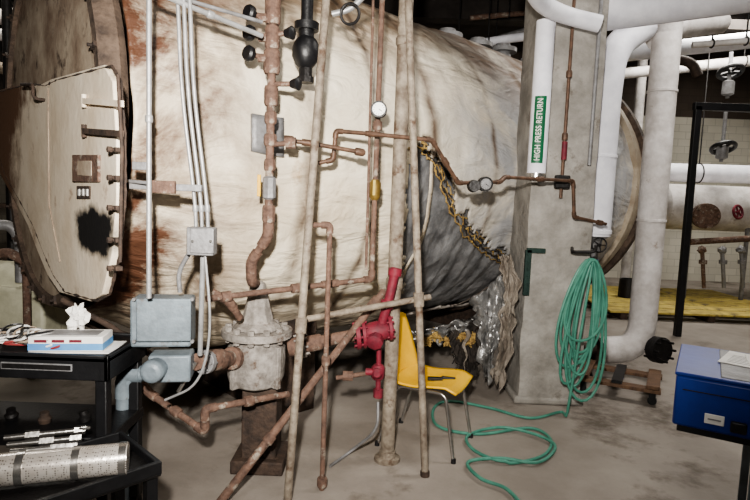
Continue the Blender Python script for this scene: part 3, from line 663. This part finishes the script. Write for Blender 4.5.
# ---------------------------------------------------------------- yellow platform
pf=E('floor_platform',(Z(690,303,.1).x,9.2,0),"low yellow painted wooden platform on the floor","platform")
x0=Z(612,310,.1).x
for i in range(7): MB().box((x0+1.35,8.0+i*.36,.11),(2.9,.32,.03)).make('deck_plank',YELP,pf,bevel=.005)
for i in range(3): MB().box((x0+.1+1.25*i,9.1,.05),(.09,2.5,.09)).make('bearer',RUSTD,pf)
pt=MB().lathe([(0,.16),(.3,.15),(.3,.13),(.02,.13)],Z(628,297,.126),(0,0,1),20).make('bucket',BLKI); T(pt,"dark metal bucket standing on platform","bucket")

# ---------------------------------------------------------------- black frame
f0=Z(677,336,0)
fr=E('angle_frame',f0,"black steel angle frame standing behind white pipes","frame")
zt_=P(688,106,f0.y).z
MB().box(V((f0.x,f0.y,zt_/2)),(.075,.07,zt_)).make('post',BLACK,fr,bevel=.004)
MB().box(V((f0.x+1.1,f0.y,zt_)),(2.3,.07,.09)).make('crossbar',BLACK,fr,bevel=.004)
MB().box(V((f0.x+2.25,f0.y,zt_/2)),(.07,.07,zt_)).make('post',BLACK,fr,bevel=.004)

# ---------------------------------------------------------------- far pipework
G="white pipes along the far wall"
def hanger(o,q,r):
    MB().ring(q,(1,0,0),r+.01,.01,6,20).tube([V(q)+V((0,0,r)),V((q.x,q.y,ZC))],.01,6).make('hanger_rod',BLKI,o)
def bp(pts,r,mat=WHITE,lab="white insulated pipe along the far wall",h=True):
    o=pipe('insulated_pipe',lab,pts,r,mat,group=G,fil=r*2)
    if h:
        for t in (.3,.8): hanger(o,V(pts[0]).lerp(V(pts[1]),t),r)
    return o
bp([P(440,50,8.2),P(500,40,8.2),P(560,32,8.2),P(592,36,8.2)],.06,WHITE)
bp([P(522,66,9.0),P(640,52,9.0),P(790,36,8.5)],.12,WHITE,"white insulated pipe crossing high behind column")
bp([P(600,76,10),P(780,58,10)],.09,WHITE2)
bp([P(655,172,9.9),P(800,176,9.9)],.16,WHITE,"thick white insulated pipe before the block wall")
bp([P(560,20,9.5),P(480,44,9.5),P(445,56,9.7)],.05,OLDG,"gray pipe crossing behind the boiler top")
bp([P(470,18,9.0),P(600,6,9.0)],.04,RUST,"thin rusty pipe hung beneath the ceiling")
x_=P(640,95,10.9).x; bp([V((x_,10.9,ZC)),V((x_,10.9,0))],.09,WHITE2,"dirty white vertical pipe from ceiling to floor",False)
x_=P(672,95,11.4).x; bp([V((x_,11.4,ZC)),V((x_,11.4,0))],.07,WHITE,"slim white vertical pipe beside block wall",False)
bp([P(692,45,7.4),P(760,40,7.2)],.04,WHITE2,"thin white pipe hung under the large header")
o=pipe('rusty_duct_pipe',"rusty elbow pipe connecting two white pipes",[P(664,58,8.3),P(692,62,8.3),P(698,76,8.3)],.07,RUSTD,fil=.14); hanger(o,P(676,60,8.3),.07)
for i,(v1,v2,vw) in enumerate(((52,98,72),(112,162,148))):
    Yv=9.2; x=P(727,100,Yv).x
    o=MB().tube([V((x,Yv,P(727,v2,Yv).z)),V((x,Yv,P(727,v1,Yv).z))],.03,10).lathe([(-.12,.05),(-.1,.09),(.1,.09),(.12,.05)],V((x,Yv,P(727,v2-10,Yv).z)),(0,0,1),12).make('wall_valve',OLDG)
    T(o,"gray valve with black handwheel before block wall","valve")
    wheel('handwheel',V((x,Yv-.02,P(727,vw,Yv).z)),(0,.5,1),.17,BLACK,o,.034)
pl=E('burner_tank',V((P(720,240,9.3).x,9.4,.0)),"white horizontal tank with rusted flanged end","tank")
MB().lathe([(0,.3),(.1,.38),(2.8,.38)],P(655,206,9.5),(1,0,0),28).make('tank_shell',WHITE2,pl)
c=P(706,216,8.85); ax2=V((-.35,-1,0)).normalized()
MB().lathe([(-.5,.1),(0,.1)],c,ax2,18).make('stub_pipe',WHITE2,pl)
flange(c,ax2,.2,.08,RUST,pl); flange(c-ax2*.1,ax2,.2,.05,RUSTD,pl)
MB().tube([P(690,242,8.9),P(760,238,8.9)],.05,10).make('manifold',RUST,pl)
for x in (690,748): MB().tube([P(x,225,9.3),vz(x,225,9.3,0)],.035,8).make('tank_leg',OLDG,pl)
wheel('handwheel',P(738,212,8.7),(.4,-1,.2),.1,RED,pl,.02)
MB().tube([P(738,212,8.7),P(740,214,9.1)],.02,8).make('valve_stem',OLDG,pl)
for i,u in enumerate((702,722,741)):
    o=MB().tube([P(u,247,8.75),P(u+2,288,8.75)],.03,8).blob(P(u,250,8.75),.06,.2,seed=i).lathe([(-.03,.06),(.03,.06)],P(u+1,262,8.75),(0,0,1),8).make('burner_valve',OLDG if i else RUST); T(o,"small weathered valve on burner manifold","valve",group="burner manifold valves")
# beside the boiler front
q=V((P(14,290,4.9).x,4.9,.5))
tk=E('storage_tank',V((q.x,4.9,0)),"pale greenish metal tank beside the boiler front","tank")
MB().lathe([(-.36,.2),(-.33,.33),(.33,.33),(.36,.2)],V((q.x,5.15,.55)),(1,0,0),28).make('tank_shell',TANK,tk)
MB().box(q+V((0,0,-.1)),(.7,.3,.6)).make('tank_body',TANK,tk,bevel=.03)
MB().lathe([(0,.05),(.12,.05),(.12,.08),(.15,.08)],V((q.x+.1,5.1,.86)),(0,0,1),14).make('tank_nozzle',OLDG,tk)
for sx in (-.25,.25): MB().box(V((q.x+sx,q.y,.06)),(.06,.28,.12)).make('tank_foot',BLKI,tk)
pipe('insulated_pipe',"beige pipe along upper side wall",[P(-40,20,7),P(60,12,7.4)],.09,WHITE2); pipe('insulated_pipe',"beige pipe lower on side wall",[P(-40,62,6.6),P(40,74,7.2)],.07,OLDP)
pipe('insulated_pipe',"dirty pale pipe crossing under the ceiling corner",[P(-40,40,6.2),P(70,26,6.8)],.06,WHITE2)
pipe('curved_pipe',"gray curved pipe over pale tank",[P(-20,232,4.7),P(6,222,4.75),P(20,236,4.8),V((P(20,240,4.8).x,4.8,.75))],.045,OLDG,fil=.15)
pipe('curved_pipe',"rusty pipe bending above pale tank",[P(-20,258,4.5),P(8,252,4.5),P(26,262,4.55),V((P(26,262,4.55).x,4.55,0))],.03,RUST,fil=.1,fit=1.3)
pipe('curved_pipe',"dark pipe standing beside the side wall",[vz(10,150,6.2,0),vz(10,150,6.2,ZC-.1)],.05,BLKI)
sx_=P(10,100,7.5).x
rc=E('wall_shelf',V((sx_,7.5,0)),"dark rack on the side wall behind boiler","shelf")
for k in range(4): MB().box(V((sx_,7.5,.6+.7*k)),(1.4,.4,.05)).make('shelf_board',RUSTD,rc)
for dx in (-.65,.65): MB().box(V((sx_+dx,7.5,1.5)),(.05,.4,3.0)).make('upright',RUSTD,rc)

# ---------------------------------------------------------------- carts on the near side
xr=P(108,362,2.3).x; zc=.88
c1=E('utility_cart',(xr-.35,2.55,0),"black plastic utility cart holding papers and wires","cart")
MB().box((xr-.4,2.5,zc-.01),(.8,.4,.02)).box((xr-.4,2.31,zc-.045),(.8,.02,.11)).box((xr-.01,2.5,zc-.045),(.02,.4,.11)).box((xr-.4,2.69,zc-.045),(.8,.02,.11)).make('top_tray',BLACK,c1,bevel=.004)
MB().box((xr-.4,2.5,.5),(.78,.38,.05)).make('middle_shelf',BLACK,c1,bevel=.006)
MB().box((xr-.3,2.298,zc-.045),(.3,.006,.03)).make('label_strip',OLDG,c1)
MB().box((xr-.3,2.294,zc-.045),(.29,.004,.02)).make('label_print',BLKI,c1)
for dx in (-.76,-.04):
    for y in (2.34,2.66):
        MB().box((xr+dx,y,.45),(.05,.05,.75)).make('leg',BLACK,c1,bevel=.006)
        MB().lathe([(-.015,.04),(.015,.04)],(xr+dx,y,.04),(1,0,0),16).box((xr+dx,y,.075),(.02,.02,.03)).make('caster',BLKI,c1)
C0=V((-.77,2.0,0)); ea=V((-.72,.69,0)); eb=V((-.69,-.72,0)); zl=.57
ctr=C0+ea*.17+eb*.45
Rl=Matrix.Rotation(math.atan2(eb.y,eb.x),3,'Z')
c2_=E('tool_cart',ctr,"low black work cart loaded with metal parts","cart")
MB().box(ctr+V((0,0,zl-.02)),(.9,.36,.03),Rl).make('cart_top',BLKI,c2_,bevel=.005)
for s_ in (-1,1):
    MB().box(ctr+Rl@V((0,s_*.175,0))+V((0,0,zl)),(.9,.02,.05),Rl).make('side_rail',BLACK,c2_,bevel=.004)
    MB().box(ctr+Rl@V((s_*.44,0,0))+V((0,0,zl)),(.02,.34,.05),Rl).make('end_rail',BLACK,c2_,bevel=.004)
    for t_ in (-1,1): MB().box(ctr+Rl@V((s_*.42,t_*.15,0))+V((0,0,zl/2-.02)),(.04,.04,zl-.04),Rl).make('leg',BLACK,c2_)
MB().box(ctr+V((0,0,.2)),(.86,.32,.03),Rl).make('bottom_shelf',BLACK,c2_)
a=Z(-40,474,zl+.065); b=Z(128,458,zl+.065); d=(b-a).normalized(); L=(b-a).length
cy_=MB().lathe([(0,.055),(L,.055)],a,d,32).make('filter_cartridge',PERF); T(cy_,"shiny perforated metal filter cylinder lying on cart","filter")
for t_ in (.02,.35,.68,.97): MB().lathe([(-.012,.058),(.012,.058)],a+d*L*t_,d,32).make('end_band',CHROME,cy_)
for j in range(3):
    a=Z(4+3*j,438+7*j,zl+.03); b=Z(80-4*j,430+8*j,zl+.03)
    fg=MB().tube([a,b],.011,10).lathe([(-.02,.02),(.03,.02)],a.lerp(b,.35+.2*j),b-a,6).lathe([(-.02,.018),(.02,.018)],b,b-a,6)
    if j==0: fg.ring(b+V((.02,0,.01)),(0,.2,1),.018,.005,6,16)
    fg=fg.make('pipe_fitting',CHROME); T(fg,"loose chrome pipe fitting lying on cart","fitting",group="loose fittings on the cart")
for i in range(4):
    q=V((xr-.7+i*.17,2.45+.03*(i%2),.526)); o=MB().lathe([(0,.025),(.02,.03),(.03,.02),(.05,.02)],q,(random.uniform(-.3,.3),random.uniform(-.3,.3),1),10).make('pipe_coupler',(OLDG,BLKI,RUSTD,BLKI)[i]); T(o,"small gray metal coupler on the cart shelf","fitting",group="couplers on the cart shelf")
q1=P(72,350,2.42); q1.z=zc+.04
R15=Matrix.Rotation(.15,3,'Z')
bx=MB().box(q1,(.3,.14,.065),R15).make('carton',PAPER,bevel=.003); T(bx,"white and blue printed carton on the cart","box")
MB().box(q1+V((0,0,-.012)),(.302,.142,.03),R15).make('blue_stripe',CARD,bx)
for k in range(3): MB().box(q1+R15@V((-.1+.07*k,-.0715,.014)),(.05,.002,.012),R15).make('red_print',RED,bx)
MB().box(q1+R15@V((0,0,.033)),(.24,.09,.004),R15).make('box_flap',OLDG,bx)
o=MB().blob(V((P(78,326,2.5).x,2.5,zc+.12)),.045,.45,seed=4,sq=(.9,.8,1.2)).make('crumpled_paper',PAPER,smooth=False); T(o,"crumpled white rag on top of the carton","rag")
cols=[M('wire_red',(150,60,60)),PAPER,PAPER,OLDG,M('wire_tan',(190,170,150)),PAPER,BLACK]
for i in range(7):
    pts=[]
    for k in range(60):
        t=k/59; pts.append(V((xr-.66+.42*t+.05*math.sin(k*.5+i*2),2.43+.09*math.sin(k*.33+i*1.3),zc+.012+i*.006+.03*abs(math.sin(k*.25+i)))))
    o=MB().tube(pts,.005,6).make('cable',cols[i]); T(o,"tangled loose cable lying on the black cart","cable",group="cables on the cart")
o=MB().box(V((xr-.2,2.45,zc+.003)),(.34,.2,.004),Matrix.Rotation(.1,3,'Z')).make('paper_sheet',PAPER); T(o,"white paper sheet under the carton","paper")

# ---------------------------------------------------------------- blue chest on stand
K=V((1.37,2.45,0)); e1=V((.86,-.51,0)); e2=V((.51,.86,0)); Rb=Matrix.Rotation(math.atan2(e1.y,e1.x),3,'Z')
ctr=K+e1*.33+e2*.3
bc=E('tool_chest',V((ctr.x,ctr.y,.62)),"bright blue steel tool chest with small white label","tool chest")
MB().box(ctr+V((0,0,.745)),(.66,.6,.23),Rb).make('chest_body',BLUE,bc,bevel=.012)
MB().box(ctr+V((0,0,.868)),(.67,.61,.015),Rb).make('chest_lid',BLUE,bc,bevel=.004)
MB().box(ctr+e1*.08+V((0,0,.872)),(.48,.56,.015),Rb).make('top_mat',OLDG,bc,bevel=.004)
q=K+e1*.16-e2*.001+V((0,0,.69)); MB().box(q,(.075,.006,.045),Rb).make('white_label',PAPER,bc,bevel=.006)
MB().box(q-e2*.003,(.05,.004,.006),Rb).make('label_print',OLDG,bc)
MB().box(K+e1*.25-e2*.012+V((0,0,.68)),(.06,.03,.045),Rb).make('drawer_pull',BLACK,bc,bevel=.006)
MB().box(K+e1*.33-e2*.001+V((0,0,.8)),(.6,.006,.004),Rb).make('drawer_gap',BLKI,bc)
sd=E('chest_stand',V((ctr.x,ctr.y,0)),"gray steel stand carrying the blue chest","stand")
MB().box(ctr+V((0,0,.615)),(.62,.56,.03),Rb).make('stand_top',BLACK,sd)
for a_ in (0.0,.28):
    for b_ in (-.24,.25):
        q=ctr+Rb@V((a_,b_,0)); MB().box(q+V((0,0,.3)),(.035,.035,.6),Rb).make('leg',GRAY,sd)
for i in range(4):
    q=ctr+Rb@V((-.04+.1*i,.1-.03*i,0))+V((0,0,.883+.003*i)); Rp=Rb@Matrix.Rotation(.25*i-.2,3,'Z')
    o=MB().box(q,(.21,.28,.003),Rp).make('paper_sheet',PAPER); T(o,"white printed sheet on the blue chest","paper",group="papers on the chest")
    for k in range(6): MB().box(q+Rp@V((0,-.1+.03*k,.002)),(.15,.006,.0006),Rp).make('printed_line',OLDG,o)

# ---------------------------------------------------------------- lights
def area(name,loc,tgt,size,e,col=(1,1,1)):
    l=bpy.data.lights.new(name,'AREA'); l.energy=e; l.size=size; l.color=col
    o=bpy.data.objects.new(name,l); link(o); o.location=loc
    o.rotation_euler=(V(tgt)-V(loc)).to_track_quat('-Z','Y').to_euler(); return o
l=bpy.data.lights.new('camera_flash','SPOT'); l.energy=1120; l.color=(1,.955,.885); l.spot_size=math.radians(98); l.spot_blend=1.0; l.shadow_soft_size=.05
o=bpy.data.objects.new('camera_flash',l); link(o); o.location=(-.12,-.05,1.98); o.rotation_euler=(V((-.45,3.4,1.95))-V(o.location)).to_track_quat('-Z','Y').to_euler()
area('unseen_overhead_light',(3.2,4.0,4.8),(3.2,5,0),1.2,120,(1,.96,.9))  # fill light added overhead, no fixture in view
area('unseen_overhead_light',(5.5,9.0,4.7),(5.5,9.5,0),1.5,220,(1,.96,.88))
area('unseen_overhead_light',(-4.4,6.2,4.8),(-4.2,6,0),1.2,90,(1,.94,.84))  # unseen light added to brighten the dark pipes in the upper left
area('unseen_overhead_light',(.8,1.2,4.8),(.8,2.6,0),1.0,35,(1,.96,.9))  # weak fill added above the foreground, no fixture there
w=bpy.data.worlds.new('world'); bpy.context.scene.world=w; w.use_nodes=True
w.node_tree.nodes['Background'].inputs[0].default_value=(.95,.92,.9,1); w.node_tree.nodes['Background'].inputs[1].default_value=.05
try: bpy.context.scene.view_settings.look='AgX - Medium High Contrast'
except Exception: pass
